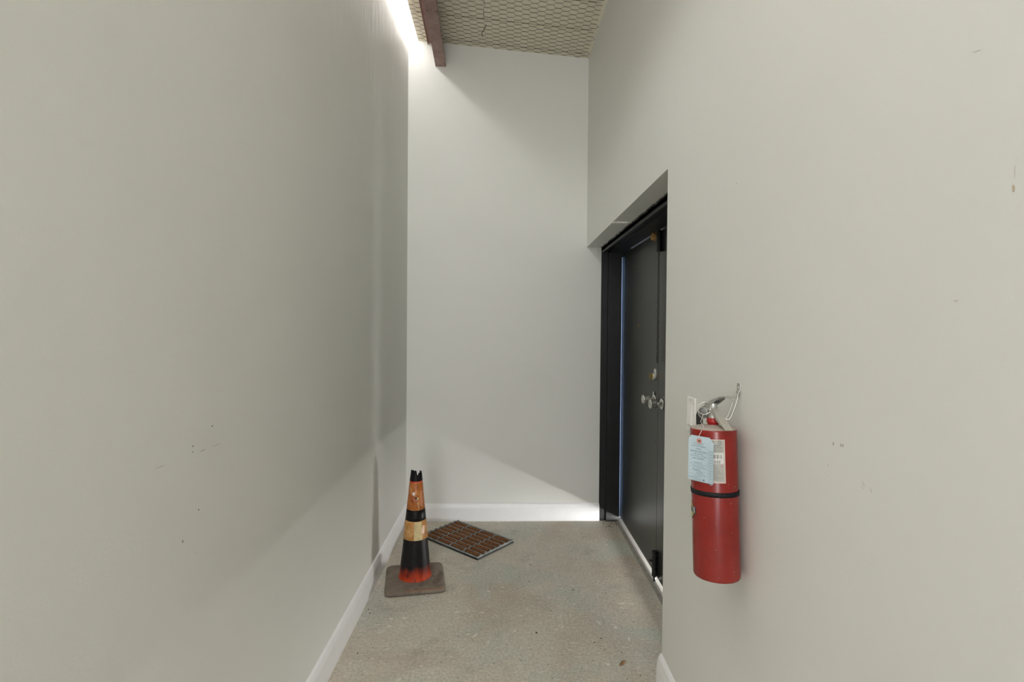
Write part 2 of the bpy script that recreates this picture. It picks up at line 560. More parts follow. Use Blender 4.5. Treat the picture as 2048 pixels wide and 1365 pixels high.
# torn and stitched line in the facing
pts = [(-0.155, 3.30), (-0.150, 3.40), (-0.158, 3.45), (-0.165, 3.55), (-0.150, 3.62), (-0.158, 3.66), (-0.185, 3.73), (-0.180, 3.78)]
m = MB()
for k in range(len(pts) - 1):
    if k in (1, 3):
        continue
    a, b = pts[k], pts[k + 1]
    m.tube([(a[0], a[1], ZC(*a) - 0.001), (b[0], b[1], ZC(*b) - 0.001)], 0.0022 if k > 3 else 0.0012, 5)
tag(m.build('tear', 'debris', ce), 'dark ragged tear in the beige facing')

# translucent daylight strip in the roof along the left wall
zs = lambda y: ZC(cxl(y), y) + 0.006
y0, y1 = YREAR, YB(XL) + 0.002
def pane(a, b):
    xa = lambda y: XL + (cxl(y) - 0.001 - XL) * a
    xb = lambda y: XL + (cxl(y) - 0.001 - XL) * b
    return MB().hexa([(xa(y0), y0, zs(y0)), (xb(y0), y0, zs(y0)), (xb(y1), y1, zs(y1)), (xa(y1), y1, zs(y1)),
                      (xa(y0), y0, zs(y0) + 0.01), (xb(y0), y0, zs(y0) + 0.01), (xb(y1), y1, zs(y1) + 0.01), (xa(y1), y1, zs(y1) + 0.01)])
sk = pane(0.0, 0.62).build('window_1', 'sky')
pane(0.622, 1.0).build('pane', 'sky_dim', sk)        # edge of the strip set dimmer so the beam's shadow falls sharper
tag(sk, 'bright translucent daylight strip between roof and left wall', kind='structure')

# end of the hall behind the viewer: wall over and beside the wide opening the added far fill lamp shines through
m = MB()
m.box(XL - 0.14, XR + 0.36, YREAR - 0.12, YREAR, 3.25, 3.80)
tag(m.build('wall_front', 'wall'), 'wall above the wide opening behind the viewer', kind='structure')


# baseboards with a moulded top
def bb_profile(h, t, k=1.0):
    return [(0, 0), (t, 0), (t, h - 0.040 * k), (t * 0.93, h - 0.033 * k), (t * 0.93, h - 0.030 * k), (t * 0.80, h - 0.022 * k),
            (t * 0.62, h - 0.010 * k), (t * 0.30, h - 0.003 * k), (0.0, h)]

def baseboard(name, a, b, nrm, h, t, label, k=1.0):
    a, b, nrm = Vector(a), Vector(b), Vector(nrm).normalized()
    m_ = MB().prism([a + nrm * u + V(0, 0, z) for u, z in bb_profile(h, t, k)], b - a)
    o = m_.build(name, 'trim')
    return tag(o, label, kind='structure')

baseboard('baseboard_left', (XL, YREAR, 0), (XL, YB(XL), 0), (1, 0, 0), 0.139, 0.015, 'long white baseboard at the foot of the left wall')
baseboard('baseboard_back', (XL + 0.014, YB(XL), 0), (XF + 0.002, YB(XF), 0), (0.02, -1, 0), 0.137, 0.015, 'short white baseboard at the foot of the end wall')
baseboard('baseboard_right', (XR, YREAR, 0), (XR, YN + 0.005, 0), (-1, 0, 0), 0.222, 0.020, 'tall white baseboard below the fire extinguisher', 1.5)


# ------------------------------------------------------------------ scuffs: thin marks on the walls
def blob(c, e1, e2, a, b, n=7, jit=0.35, nrm=None, lift=0.0006):
    c, e1, e2 = Vector(c), Vector(e1), Vector(e2)
    nn = Vector(nrm) * lift
    return [c + nn + e1 * a * math.cos(2 * PI * k / n) * (1 + random.uniform(-jit, jit)) + e2 * b * math.sin(2 * PI * k / n) * (1 + random.uniform(-jit, jit)) for k in range(n)]

# (y, z, half length, half height, tilt, material)
R = [(1.386, 1.893, .0012, .0028, 0, 'scuff_dark'), (.960, 1.282, .0018, .0040, 0, 'scuff'), (.938, 1.285, .0022, .0030, .3, 'scuff'),
     (.932, 1.285, .0012, .0030, .3, 'scuff'), (.974, 1.238, .0008, .0032, 0, 'scuff_faint'), (.972, 1.217, .001, .0026, 0, 'scuff_faint'),
     (.877, 1.232, .0014, .0062, -.6, 'scuff_faint'), (.879, 1.225, .0012, .005, -.7, 'scuff_faint'), (.858, 1.226, .0014, .0060, -.3, 'scuff_faint'),
     (.678, 1.872, .0100, .0006, .25, 'scuff_faint'), (.624, 1.675, .0018, .0042, 0, 'scuff_brown'), (.623, 1.695, .0005, .008, 0, 'scuff_faint'),
     (.702, 1.540, .0040, .0015, 0, 'scuff_faint')]
for y, z, a, b, ti, mt in R:
    e1, e2 = V(0, math.cos(ti), math.sin(ti)), V(0, -math.sin(ti), math.cos(ti))
    MB().face(blob((XR, y, z), e1, e2, a, b, nrm=(-1, 0, 0))).build('scuff_mark', mt, wr)
L = [(2.029, 1.184, .004, .0018, 1.2, 'scuff'), (1.318, 1.238, .0025, .0018, 0, 'scuff_dark'), (1.236, 1.206, .0022, .0016, 0, 'scuff_dark'),
     (1.236, 1.192, .003, .0014, .6, 'scuff_dark'), (1.279, 1.1855, .016, .0006, .02, 'scuff'), (1.338, 1.185, .022, .0006, .0, 'scuff'),
     (1.120, 1.188, .016, .0006, .0, 'scuff'), (1.260, 1.043, .002, .0022, 0, 'scuff_dark'), (1.198, .992, .0022, .0030, 0, 'scuff_dark'),
     (1.248, .942, .002, .002, 0, 'scuff_faint'), (3.382, 2.324, .005, .0025, .5, 'scuff'), (1.715, .913, .003, .002, 0, 'scuff_faint'),
     (1.411, 1.108, .003, .0016, .4, 'scuff_faint')]
for y, z, a, b, ti, mt in L:
    e1, e2 = V(0, math.cos(ti), math.sin(ti)), V(0, -math.sin(ti), math.cos(ti))
    MB().face(blob((XL, y, z), e1, e2, a, b, nrm=(1, 0, 0))).build('scuff_mark', mt, wl)
for x, z, a, b, mt in [(-.54, .242, .005, .004, 'scuff_faint'), (.20, .531, .003, .002, 'scuff_faint'), (.378, 2.204, .002, .003, 'scuff_faint')]:
    MB().face(blob((x, YB(x), z), (1, .02, 0), (0, 0, 1), a, b, nrm=(0, -1, 0))).build('scuff_mark', mt, wb)
# pale paint flecks on the concrete
for x, y, a, b, ti in [(-.237, 2.665, .014, .006, .1), (-.183, 2.675, .011, .004, 0), (-.108, 2.661, .010, .004, .1), (-.164, 2.628, .016, .003, .9),
                       (-.133, 2.461, .017, .005, .9), (.061, 2.498, .020, .004, 1.0), (-.168, 2.469, .010, .003, .8), (.385, 2.743, .008, .006, 0),
                       (.645, 2.750, .020, .008, .3), (.637, 2.704, .012, .005, 0), (.704, 2.749, .008, .005, 0), (-.571, 2.605, .013, .008, 0),
                       (-.505, 2.610, .014, .007, .5), (-.560, 2.536, .012, .007, 0), (.607, 2.429, .004, .018, -.2), (.470, 2.248, .011, .007, 0),
                       (.566, 2.527, .006, .015, .4), (-.734, 3.008, .007, .007, 0), (-.720, 2.972, .007, .005, 0), (-.520, 2.646, .018, .002, .7)]:
    e1, e2 = V(math.cos(ti), math.sin(ti), 0), V(-math.sin(ti), math.cos(ti), 0)
    MB().face(blob((x, y, 0), e1, e2, a, b, 9, 0.45, (0, 0, 1))).build('paint_fleck', 'paint_fleck', fl)


# ------------------------------------------------------------------ roof purlin (zed section) and netting
def purlin():
    m_ = MB()
    def sec(y):
        dx = -0.044 * (y - 3.92)
        xw = -0.543 + dx
        zb = 3.468 + 0.016 * (y - 3.92)
        zt = ZC(xw, y) - 0.006
        th = 0.004
        tl = xw - 0.060
        zt2 = zt + 0.0047
        xr = xw + 0.078
        return [(tl, y, zt2 - 0.018), (tl + th, y, zt2 - 0.018), (tl + th, y, zt2 - th), (xw, y, zt - th), (xw, y, zb), (xr, y, zb),
                (xr, y, zb + 0.022), (xr - th, y, zb + 0.022), (xr - th, y, zb + th), (xw + th, y, zb + th), (xw + th, y, zt), (tl, y, zt2)]
    y0, y1 = YREAR, YB(-0.54) + 0.002
    m_.loft([sec(y0 + (y1 - y0) * k / 12) for k in range(13)], False)
    o = m_.build('roof_purlin', 'steel', origin=(-0.543, 3.92, 3.468))
    return tag(o, 'rust-brown steel roof beam running along the ceiling beside the daylight strip', 'beam')
purlin()


def netting():
    m_ = MB()
    pu, h, tw = 0.0515, 0.052, 0.0150
    y_ref = 3.549
    net_xl = lambda y: cxl(y) + 0.002
    def P(x, y, lift=0.0045):
        return V(x, y, ZC(x, y) - lift)
    def jit(i, j):
        rr = random.Random(i * 971 + j * 7919)
        return rr.uniform(-.0022, .0022), rr.uniform(-.0028, .0028)
    def node(i, j):
        jx, jy = jit(i, j)
        x = -0.700 + i * pu
        y = y_ref + (j + (0.5 if i % 2 else 0.0)) * h + 0.020 * (x + 0.0)
        return x + jx, y + jy
    def wire(a, b, r):
        for q in (a, b):
            if q[1] > YB(q[0]) - 0.002 or q[0] < net_xl(q[1]) - 0.004 or q[0] > XR - 0.002:
                return
        pa, pb = P(*a), P(*b)
        d = (pb - pa).normalized()
        u = d.cross(V(0, 0, 1)).normalized()
        w_ = V(0, 0, 1)
        i0 = len(m_.v)
        for p in (pa, pb):
            m_.v.extend([p + u * r, p + w_ * r, p - u * r, p - w_ * r])
        for k in range(4):
            m_.f.append([i0 + k, i0 + (k + 1) % 4, i0 + 4 + (k + 1) % 4, i0 + 4 + k])
            m_.sm.append(True)
    for i in range(0, 27):
        for j in range(-44, 9):
            x, y = node(i, j)
            wire((x - tw, y), (x + tw, y), 0.0019)
            for jj in ((j, j - 1) if i % 2 == 0 else (j, j + 1)):
                x2, y2 = node(i + 1, jj)
                wire((x + tw, y), (x2 - tw, y2), 0.0011)
    for jr in (-12, -6, 0, 6):                     # straight reinforcing wires woven through
        for i in range(0, 26):
            xa, xb = -0.700 + i * pu, -0.700 + (i + 1) * pu
            ya, yb_ = y_ref + jr * h + 0.02 * xa, y_ref + jr * h + 0.02 * xb
            wire((xa, ya), (xb, yb_), 0.0009 if i % 2 else 0.0012)
            if i % 2 == 0:
                wire((xa - 0.022, ya), (xa + 0.022, ya), 0.0024)
    o = m_.build('wire_netting', 'wire', origin=(0, 2.6, 3.6))
    return tag(o, 'hexagonal wire netting stretched below the beige roof insulation', 'netting')
netting()


# ------------------------------------------------------------------ door frame, threshold, doors
yj = YB(XF) + 0.004           # the far jamb stands against the end wall
yfar = 3.935                  # edge of the far leaf
ZD = 2.0635
fr = empty('trim_1', (XF, 3.0, 0), 'black steel double-door frame set in the right wall', None, kind='structure')
org = (XF, 3.0, 0)
m = MB()                      # far jamb: rabbet, stop, rabbet
m.box(XF, 0.79, 3.936, yj + 0.06, 0, ZS)
m.box(0.79, 0.892, 3.918, yj + 0.06, 0, ZS)
m.box(0.892, 0.99, 3.9445, yj + 0.06, 0, ZS)
m.build('jamb', 'frame', fr, org, 0.0015)
m = MB()
m.box(XF, 0.79, YN, YN + 0.048, 0, ZS)
m.box(XF, 0.892, YN, YN + 0.060, 0, ZS)
m.box(0.892, 0.99, YN, YN + 0.040, 0, ZS)
m.build('jamb', 'frame', fr, org, 0.0015)
m = MB()
m.box(XF, XF + 0.008, YN + 0.02, 3.945, 2.068, 2.108)
m.box(XF, 0.79, YN + 0.02, 3.945, 2.084, ZS + 0.001)
m.box(0.79, 0.892, YN + 0.02, 3.945, 2.0685, ZS + 0.001)
m.box(0.892, 0.99, YN + 0.02, 3.945, 2.0760, ZS + 0.001)
m.build('head', 'frame', fr, org, 0.0015)
MB().prism([(0.8925, 3.9335, 0.03), (0.8925, 3.9440, 0.03), (0.9035, 3.9440, 0.03)], (0, 0, 2.01)).build('gap_light_strip', 'gap_strip', fr, org)  # added slanted strip, shaped to catch daylight in the hinge gap
MB().box(0.907, 0.945, 3.14, 3.72, 2.0735, 2.0765).build('gap_light_strip', 'gap_strip', fr, org)  # added pale strip, makes the daylight slit over the door visible
# ragged caulk line where the frame head meets the plaster
m = MB()
cl = [(XF - 0.003, YN + 0.03 + (3.93 - YN - 0.03) * k / 60, 2.110 + random.uniform(-.004, .006)) for k in range(61)]
m.tube(cl, [0.003 + random.uniform(0, .003) for _ in cl], 6)
tag(m.build('paint_edge', 'frame', fr, org), 'ragged black paint edge along the plaster')

# threshold saddle
m = MB()
prof = [(0.884, 0.0), (0.884, 0.0095), (0.893, 0.0125), (0.932, 0.0125), (0.936, 0.009), (0.936, -0.08), (0.9345, -0.08), (0.9345, 0.0)]
m.prism([(x, YN + 0.05, z) for x, z in prof], (0, 3.940 - YN - 0.05, 0))
th = m.build('trim_2', 'thresh', origin=(0.93, 3.0, 0))
fe = MB().prism([(0.862, YN + 0.05, 0.0), (0.864, YN + 0.05, 0.003), (0.883, YN + 0.05, 0.0092), (0.883, YN + 0.05, 0.0)], (0, 3.940 - YN - 0.05, 0)).build('front_edge', 'sill_grey', th, (0.93, 3.0, 0))
tag(fe, 'dull grey front ramp')
tag(th, 'pale worn threshold strip under the dark double door', kind='structure')

SEAM = 3.0
DB = 0.030                    # daylight shows below the doors


def door(name, y0, y1, label):
    m_ = MB().box(XD, XD + 0.044, y0, y1, DB, ZD)
    o = m_.build(name, 'door', origin=(XD, y0, DB), bevel=0.0015)
    return tag(o, label, kind='structure')

d1 = door('door_1', SEAM + 0.002, yfar - 0.001, 'far leaf of the dark double door, with peephole and deadbolt')
o1 = Vector((XD, SEAM + 0.002, DB))
d2 = door('door_2', YN + 0.045, SEAM - 0.002, 'near leaf of the dark double door, with surface bolts')
o2 = Vector((XD, YN + 0.045, DB))


def knob(parent, org_, y, z, turned=0.0):
    """a tulip knob on a round rose; axis points into the room (-X)"""
    r_ = MB().lathe([(0.0005, 0.0), (0.033, 0.0), (0.033, 0.003), (0.030, 0.006), (0.022, 0.008), (0.014, 0.012), (0.0005, 0.012)], (XD, y, z), (-1, 0, 0), 28, False)
    rose = r_.build('rose', 'chrome', parent, org_)
    k_ = MB().lathe([(0.009, 0.010), (0.009, 0.026), (0.0125, 0.029), (0.0225, 0.031), (0.0262, 0.034), (0.0272, 0.040), (0.0272, 0.066), (0.0262, 0.070),
                     (0.0215, 0.0725), (0.0205, 0.0710), (0.0090, 0.0710), (0.0080, 0.0695), (0.0003, 0.0695)], (XD, y, z), (-1, 0, 0), 28)
    kn = k_.build('knob', 'chrome', parent, org_)
    b_ = MB().box(XD - 0.0745, XD - 0.0690, y - 0.0025, y + 0.0025, z - 0.008, z + 0.008)
    b_.build('thumb_turn', 'chrome', kn, org_, 0.0008)
    return rose

knob(d1, o1, 3.076, 1.066)
# latch guard wing beside the far knob's rose
m = MB().prism([(XD - 0.004, 3.060, 1.088), (XD - 0.004, 3.085, 1.100), (XD - 0.004, 3.074, 1.116), (XD - 0.004, 3.058, 1.106)], (-0.004, 0, 0))
m.build('latch_guard', 'chrome', d1, o1, 0.001)
knob(d2, o2, 2.925, 1.060)
# deadbolt: bevelled plate, bright collar, thumb turn
m = MB().prism([(XD, 3.055 + a, 1.215 + b) for a, b in ((-.020, -.022), (.020, -.022), (.022, 0), (.020, .032), (.004, .040), (-.016, .034), (-.022, .004))], (-0.005, 0, 0))
db = m.build('deadbolt', 'chrome', d1, o1, 0.0012)
MB().lathe([(0.021, 0.004), (0.021, 0.012), (0.017, 0.018), (0.0003, 0.018)], (XD, 3.058, 1.206), (-1, 0, 0), 24).build('collar', 'chrome', db, o1)
MB().box(XD - 0.034, XD - 0.016, 3.0555, 3.0605, 1.190, 1.222).build('thumb_turn', 'brass', db, o1, 0.001)
MB().lathe([(0.0003, 0), (0.008, 0.0), (0.008, 0.003), (0.006, 0.0045), (0.0045, 0.0045), (0.004, 0.003), (0.0003, 0.003)], (XD, 3.447, 1.514), (-1, 0, 0), 18).build('peephole', 'brass', d1, o1)
MB().lathe([(0.0045, -0.001), (0.0045, 0.0006)], (XD, 3.039, 0.817), (-1, 0, 0), 12).build('screw_hole', 'rubber', d1, o1)

# barrel bolts on the near leaf
def barrel(parent, org_, y, z0, z1, name, label):
    m_ = MB()
    m_.box(XD - 0.004, XD, y - 0.024, y + 0.024, z0, z1)
    m_.tube([(XD - 0.018, y, z0), (XD - 0.018, y, z1)], 0.0155, 14)
    o = m_.build(name, 'bolt', parent, org_, 0.001)
    tag(o, label)
    for dz in (0.012, (z1 - z0) * .36, (z1 - z0) * .64, (z1 - z0) - 0.012):
        for s_ in (-1, 1):
            MB().lathe([(0.0042, 0.0), (0.0036, 0.002), (0.0004, 0.0028)], (XD - 0.004, y + s_ * 0.0195, z0 + dz), (-1, 0, 0), 8).build('screw', 'bolt', o, org_)
    return o

top_b = barrel(d2, o2, 2.955, 1.940, 2.060, 'surface_bolt', 'black chain-pull bolt at the top of the door')
MB().tube([(XD - 0.018, 2.955, 2.05), (XD - 0.018, 2.955, 2.090)], 0.007, 10).build('bolt_rod', 'bolt', top_b, o2)
low_b = barrel(d2, o2, 2.968, 0.045, 0.186, 'foot_bolt', 'black foot bolt at the bottom of the door')
MB().tube([(XD - 0.018, 2.968, 0.05), (XD - 0.018, 2.968, 0.014)], 0.0075, 10).build('bolt_rod', 'bolt', low_b, o2)
MB().tube([(XD - 0.030, 2.968, 0.134), (XD - 0.050, 2.972, 0.134)], 0.0065, 10).build('bolt_knob', 'bolt', low_b, o2)
MB().lathe([(0.0165, -0.004), (0.0175, 0.0), (0.0175, 0.012), (0.0165, 0.016)], (XD - 0.018, 2.968, 0.174), (0, 0, 1), 14).build('collar', 'bolt', low_b, o2)

# pull chain: links hanging from the top bolt, with a ring at its end
m = MB()
z = 1.938
k = 0
while z > 1.33:
    c = V(XD - 0.020 + 0.0008 * math.sin(k * 1.7), 2.955 + 0.0010 * math.sin(k * 0.9), z)
    e = V(1, 0, 0) if k % 2 else V(0, 1, 0)
    m.tube([c + e * 0.0042 * math.cos(a) + V(0, 0, 1) * 0.0078 * math.sin(a) for a in [2 * PI * q / 8 for q in range(8)]], 0.0013, 4, True, True)
    z -= 0.0118
    k += 1
tag(m.build('pull_chain', 'bolt', top_b, o2), 'thin black link chain', kind='stuff')
c = V(XD - 0.020, 2.955, 1.313)
MB().tube([c + V(0, 0.013 * math.cos(a), 0.020 * math.sin(a)) for a in [2 * PI * q / 16 for q in range(16)]], 0.002, 6, True, True).build('chain_ring', 'bolt', top_b, o2)

# wad of dried mud at the head of the far leaf
bm = bmesh.new()
bmesh.ops.create_icosphere(bm, subdivisions=3, radius=1.0)
rr = random.Random(3)
for v in bm.verts:
    n_ = 1 + 0.30 * math.sin(v.co.x * 5 + 1) * math.cos(v.co.y * 6) + rr.uniform(-.12, .12)
    v.co = Vector((v.co.x * 0.020, v.co.y * 0.028, v.co.z * 0.022)) * n_
me = bpy.data.meshes.new('mud_nest')
bm.to_mesh(me)
bm.free()
me.materials.append(MAT['wad'])
me.polygons.foreach_set('use_smooth', [True] * len(me.polygons))
mn = bpy.data.objects.new('mud_nest', me)
COL.objects.link(mn)
mn.location = (XD - 0.014, 3.068, 2.046)
tag(mn, 'small lumpy tan mud nest stuck at the top of the dark door', 'nest')

# ground outside the doors, seen by the light that comes under them
tag(MB().box(0.94, 2.2, 1.2, 4.6, -0.20, -0.09).build('pavement', 'pavement'), 'sunlit pavement outside the double door', kind='structure')


# ------------------------------------------------------------------ light switch
sw = empty('light_switch', (XR, 1.690, 1.212), 'white wall switch plate partly hidden behind the fire extinguisher', 'switch')
so = (XR, 1.690, 1.212)
MB().box(XR - 0.0060, XR, 1.655, 1.725, 1.155, 1.269).build('cover_plate', 'switch', sw, so, 0.0025)
m = MB()
m.prism([(XR - 0.006, 1.6735, 1.246), (XR - 0.0070, 1.6735, 1.246), (XR - 0.0145, 1.6735, 1.180), (XR - 0.006, 1.6735, 1.178)], (0, 0.033, 0))
m.build('rocker', 'switch', sw, so, 0.0008)
for zz in (1.164, 1.260):
    MB().lathe([(0.0032, 0), (0.0026, 0.0010), (0.0003, 0.0012)], (XR - 0.006, 1.690, zz), (-1, 0, 0), 10).build('screw', 'metal', sw, so)


# ------------------------------------------------------------------ fire extinguisher on its wall hook
EX, EY, EZ = 0.560, 1.325, 0.853
ex = empty('fire_extinguisher', (EX, EY, EZ), 'dusty red fire extinguisher hanging on the right wall with a pale blue tag', 'fire extinguisher', rot=(-0.075, -0.008, 0))
RAD = 0.0585
v_ = Vector((-EX, -EY, 0)).normalized()          # towards the passage's middle
r_ = Vector((-v_.y, v_.x, 0))
if r_.x < 0:
    r_ = -r_


def cyl(phi, z, r=RAD):
    a = math.radians(phi)
    return v_ * (math.cos(a) * r) + r_ * (math.sin(a) * r) + V(0, 0, z)

m = MB().lathe([(0.0004, 0.006), (RAD * 0.70, 0.004), (RAD * 0.90, 0.0), (RAD * 0.965, 0.0), (RAD * 0.995, 0.003), (RAD, 0.008), (RAD, 0.3765), (RAD * 0.992, 0.3795),
                (RAD * 0.965, 0.3822), (RAD * 0.90, 0.3846), (RAD * 0.74, 0.3870), (RAD * 0.52, 0.3884), (RAD * 0.34, 0.3890), (0.0145, 0.3892), (0.0145, 0.3905), (0.0140, 0.3910)], n=64)
m.build('cylinder', 'tank', ex)
m = MB().lathe([(0.0140, 0.3895), (0.0140, 0.3945), (0.0165, 0.3960), (0.0168, 0.4010), (0.0155, 0.4025), (0.0158, 0.4065), (0.0150, 0.4080)], n=28)
m.build('neck_ring', m_plain('red_neck_enamel', (0.36, 0.012, 0.012), 0.3), ex)
# valve body
m = MB().lathe([(0.0120, 0.4075), (0.0120, 0.4130), (0.0095, 0.4170), (0.0095, 0.4320), (0.0115, 0.4360), (0.0115, 0.4470), (0.0090, 0.4490)], n=24)
m.obox((0, 0.010, 0.438), (1, 0, 0), (0, 1, 0), (0, 0, 1), 0.0100, 0.016, 0.0095)
m.tube([(0, 0.012, 0.429), (0, 0.040, 0.427)], 0.0095, 12)
valve = m.build('valve', 'metal', ex, None, 0.0008)
# pressure gauge facing into the passage
gd = Vector((-0.86, -0.50, 0)).normalized()
gc = V(-0.0105, 0.0260, 0.4198)
m = MB().tube([V(0, 0.012, 0.4250), gc], 0.0055, 10)
m.lathe([(0.0004, 0.0), (0.0150, 0.0), (0.0155, 0.010), (0.0140, 0.011), (0.0138, 0.0098), (0.0003, 0.0098)], gc, gd, 28)
ga = m.build('gauge', 'metal', valve)
MB().lathe([(0.0003, 0.0), (0.0134, 0.0), (0.0134, 0.0008), (0.0003, 0.0008)], gc + gd * 0.0096, gd, 24).build('dial', 'gauge', ga)


def strip(path, half, thick, side=(1, 0, 0)):
    """flat bar along a path, width across side"""
    path = [Vector(p) for p in path]
    s_ = Vector(side).normalized()
    rings = []
    for k, p in enumerate(path):
        d = (path[min(k + 1, len(path) - 1)] - path[max(k - 1, 0)]).normalized()
        n_ = s_.cross(d).normalized()
        hw = half[k] if isinstance(half, (list, tuple)) else half
        rings.append([p - s_ * hw - n_ * thick, p + s_ * hw - n_ * thick, p + s_ * hw + n_ * thick, p - s_ * hw + n_ * thick])
    return MB().loft(rings, False)

ux = Vector((0.97, -0.24, 0)).normalized()
m = strip([(0, 0.036, 0.4340), (0, 0.028, 0.4455), (0.0005, 0.000, 0.4525), (0.001, -0.030, 0.4605), (0.002, -0.060, 0.4670), (0.004, -0.083, 0.4695), (0.0075, -0.099, 0.4680), (0.0100, -0.108, 0.4640)],
          [0.0090, 0.0090, 0.0090, 0.0088, 0.0092, 0.0105, 0.0098, 0.0060], 0.0011, (1, 0, 0))
for s_ in (-1, 1):                                # turned-down flanges of the top lever
    q = [V(s_ * 0.009, y, z) for y, z in ((0.028, 0.4455), (0.0, 0.4525), (-0.030, 0.4605), (-0.058, 0.4665))]
    m.loft([[a, a + V(s_ * 0.0012, 0, 0), a + V(s_ * 0.0012, 0, -h_), a + V(0, 0, -h_)] for a, h_ in zip(q, (0.010, 0.012, 0.010, 0.004))], False)
tag(m.build('lever', 'metal', ex, None, 0.0004), 'bright steel squeeze lever')
m = strip([(0, 0.012, 0.4440), (0.003, -0.003, 0.4390), (0.005, -0.020, 0.4240), (0.0065, -0.036, 0.4105), (0.0085, -0.055, 0.3960), (0.0105, -0.073, 0.3840)], [0.0085, 0.0088, 0.0092, 0.0100, 0.0102, 0.0102], 0.0011)
for s_ in (-1, 1):
    q = [V(s_ * 0.0095 + x, y, z) for x, y, z in ((0, 0.010, 0.443), (0.003, -0.003, 0.4390), (0.005, -0.020, 0.424), (0.0065, -0.036, 0.4105), (0.008, -0.055, 0.396))]
    m.loft([[a, a + V(s_ * 0.0012, 0, 0), a + V(s_ * 0.0012, h_ * .6, -h_), a + V(0, h_ * .6, -h_)] for a, h_ in zip(q, (0.007, 0.010, 0.009, 0.008, 0.003))], False)
tag(m.build('carry_handle', 'handle', ex, None, 0.0004), 'dusty pale steel carrying handle')
# pull pin and ring
rc = V(-0.0158, 0.014, 0.4333) + v_ * 0.010
ru, rv = (r_ * 0.96 + V(0, 0, 0.1)).normalized(), (V(0, 0, 1) - v_ * 0.25).normalized()
m = MB().tube([rc + ru * 0.0175 * math.cos(a) + rv * 0.0165 * math.sin(a) for a in [2 * PI * q / 28 for q in range(28)]], 0.0011, 8, True, True)
ri = m.build('pin_ring', 'metal', ex)
MB().tube([rc + rv * 0.0160 + ru * 0.004, V(-0.004, 0.018, 0.4450), V(0.014, 0.018, 0.4450)], 0.0016, 8).build('pull_pin', 'metal', ri)
# hose behind the valve, down the far side of the cylinder
hp = [V(0, 0.034, 0.4275), V(-0.002, 0.050, 0.4270), V(-0.006, 0.063, 0.4210), V(-0.010, 0.0700, 0.4080), V(-0.009, 0.0720, 0.3850), V(-0.003, 0.0710, 0.34), V(0, 0.0705, 0.24), V(0, 0.0705, 0.13)]
fine = []
for a, b in zip(hp, hp[1:]):
    fine += [a.lerp(b, t / 3) for t in range(3)]
fine.append(hp[-1])
ho = MB().tube(fine, 0.0088, 14).build('hose', 'hose', ex)
MB().lathe([(0.0095, 0), (0.0105, 0.006), (0.0105, 0.03), (0.008, 0.06), (0.0075, 0.075)], (0, 0.0705, 0.135), (0, 0, -1), 16).build('nozzle', 'hose', ho)
# strap round cylinder and hose
def ring_pts(z, rr_):
    out = []
    for k in range(72):
        a = 360 * k / 72
        p = cyl(a, z, rr_)
        d_ = p.normalized() if p.length else p
        ext = max(0.0, Vector((p.x, p.y, 0)).normalized().dot(V(0, 1, 0)) - 0.80) * 0.095
        out.append(p + V(0, ext, 0))
    return out
m = MB().loft([ring_pts(0.2125, RAD + 0.0004), ring_pts(0.2125, RAD + 0.0018), ring_pts(0.2245, RAD + 0.0018), ring_pts(0.2245, RAD + 0.0004)], True, False)
tag(m.build('strap', 'strap', ex), 'black strap round the red cylinder')


def patch(name, mat, p0, p1, z0, z1, r, parent, n=10):
    m_ = MB()
    m_.loft([[cyl(p0 + (p1 - p0) * k / n, z0, r), cyl(p0 + (p1 - p0) * k / n, z1, r)] for k in range(n + 1)], True, False, False)
    return m_.build(name, mat, parent)

# instruction label: wraps the right half of what shows
LZ0, LZ1 = 0.2490, 0.3590
lab = patch('instruction_label', 'label_edge', -42, 28, LZ0, LZ1, RAD + 0.0003, ex, 16)
tag(lab, 'grey printed label with two bar codes')
patch('label_field', 'label', -41, 25.5, LZ0 + 0.003, LZ1 - 0.0025, RAD + 0.0005, lab, 16)
patch('bar_code_field', 'label_white', -41, 24, LZ0 + 0.049, LZ0 + 0.0765, RAD + 0.0007, lab, 12)
m = MB()
def bar(p0, p1, z0, z1, r=RAD + 0.0009):
    k_ = max(1, int(abs(p1 - p0) / 6))
    m.loft([[cyl(p0 + (p1 - p0) * q / k_, z0, r), cyl(p0 + (p1 - p0) * q / k_, z1, r)] for q in range(k_ + 1)], True, False, False)
rb = random.Random(11)
for (za, zb, pe) in ((0.0620, 0.0715, 20), (0.0500, 0.0570, 17)):
    p = -14.0
    while p < pe:
        wd = rb.choice((0.6, 0.9, 1.5, 2.2))
        bar(p, p + wd, LZ0 + za, LZ0 + zb)
        p += wd + rb.choice((0.7, 1.1, 1.8))
# lines of small print, seen as broken rules
def print_line(p0, p1, z, hgt):
    p = p0
    while p < p1:
        wd = rb.uniform(1.6, 4.2)
        bar(p, min(p + wd, p1), z, z + hgt)
        p += wd + rb.uniform(0.5, 1.0)
for k, (pe) in enumerate((11, 11, 20, 22, 21, 24, 24)):
    print_line(-18, (3, 3, 17, 20, 20, 21, 22)[k], LZ0 + (0.1045, 0.1015, 0.0935, 0.0900, 0.0875, 0.0830, 0.0800)[k], 0.0022 if k == 2 else 0.0010)
for k in range(11):
    print_line(-18, (4, 9, 10, 12, 14, 17, 22, 6, 20, 24, 16)[k], LZ0 + 0.0440 - k * 0.0036, 0.0009)
m.build('label_print', 'label_ink', lab)
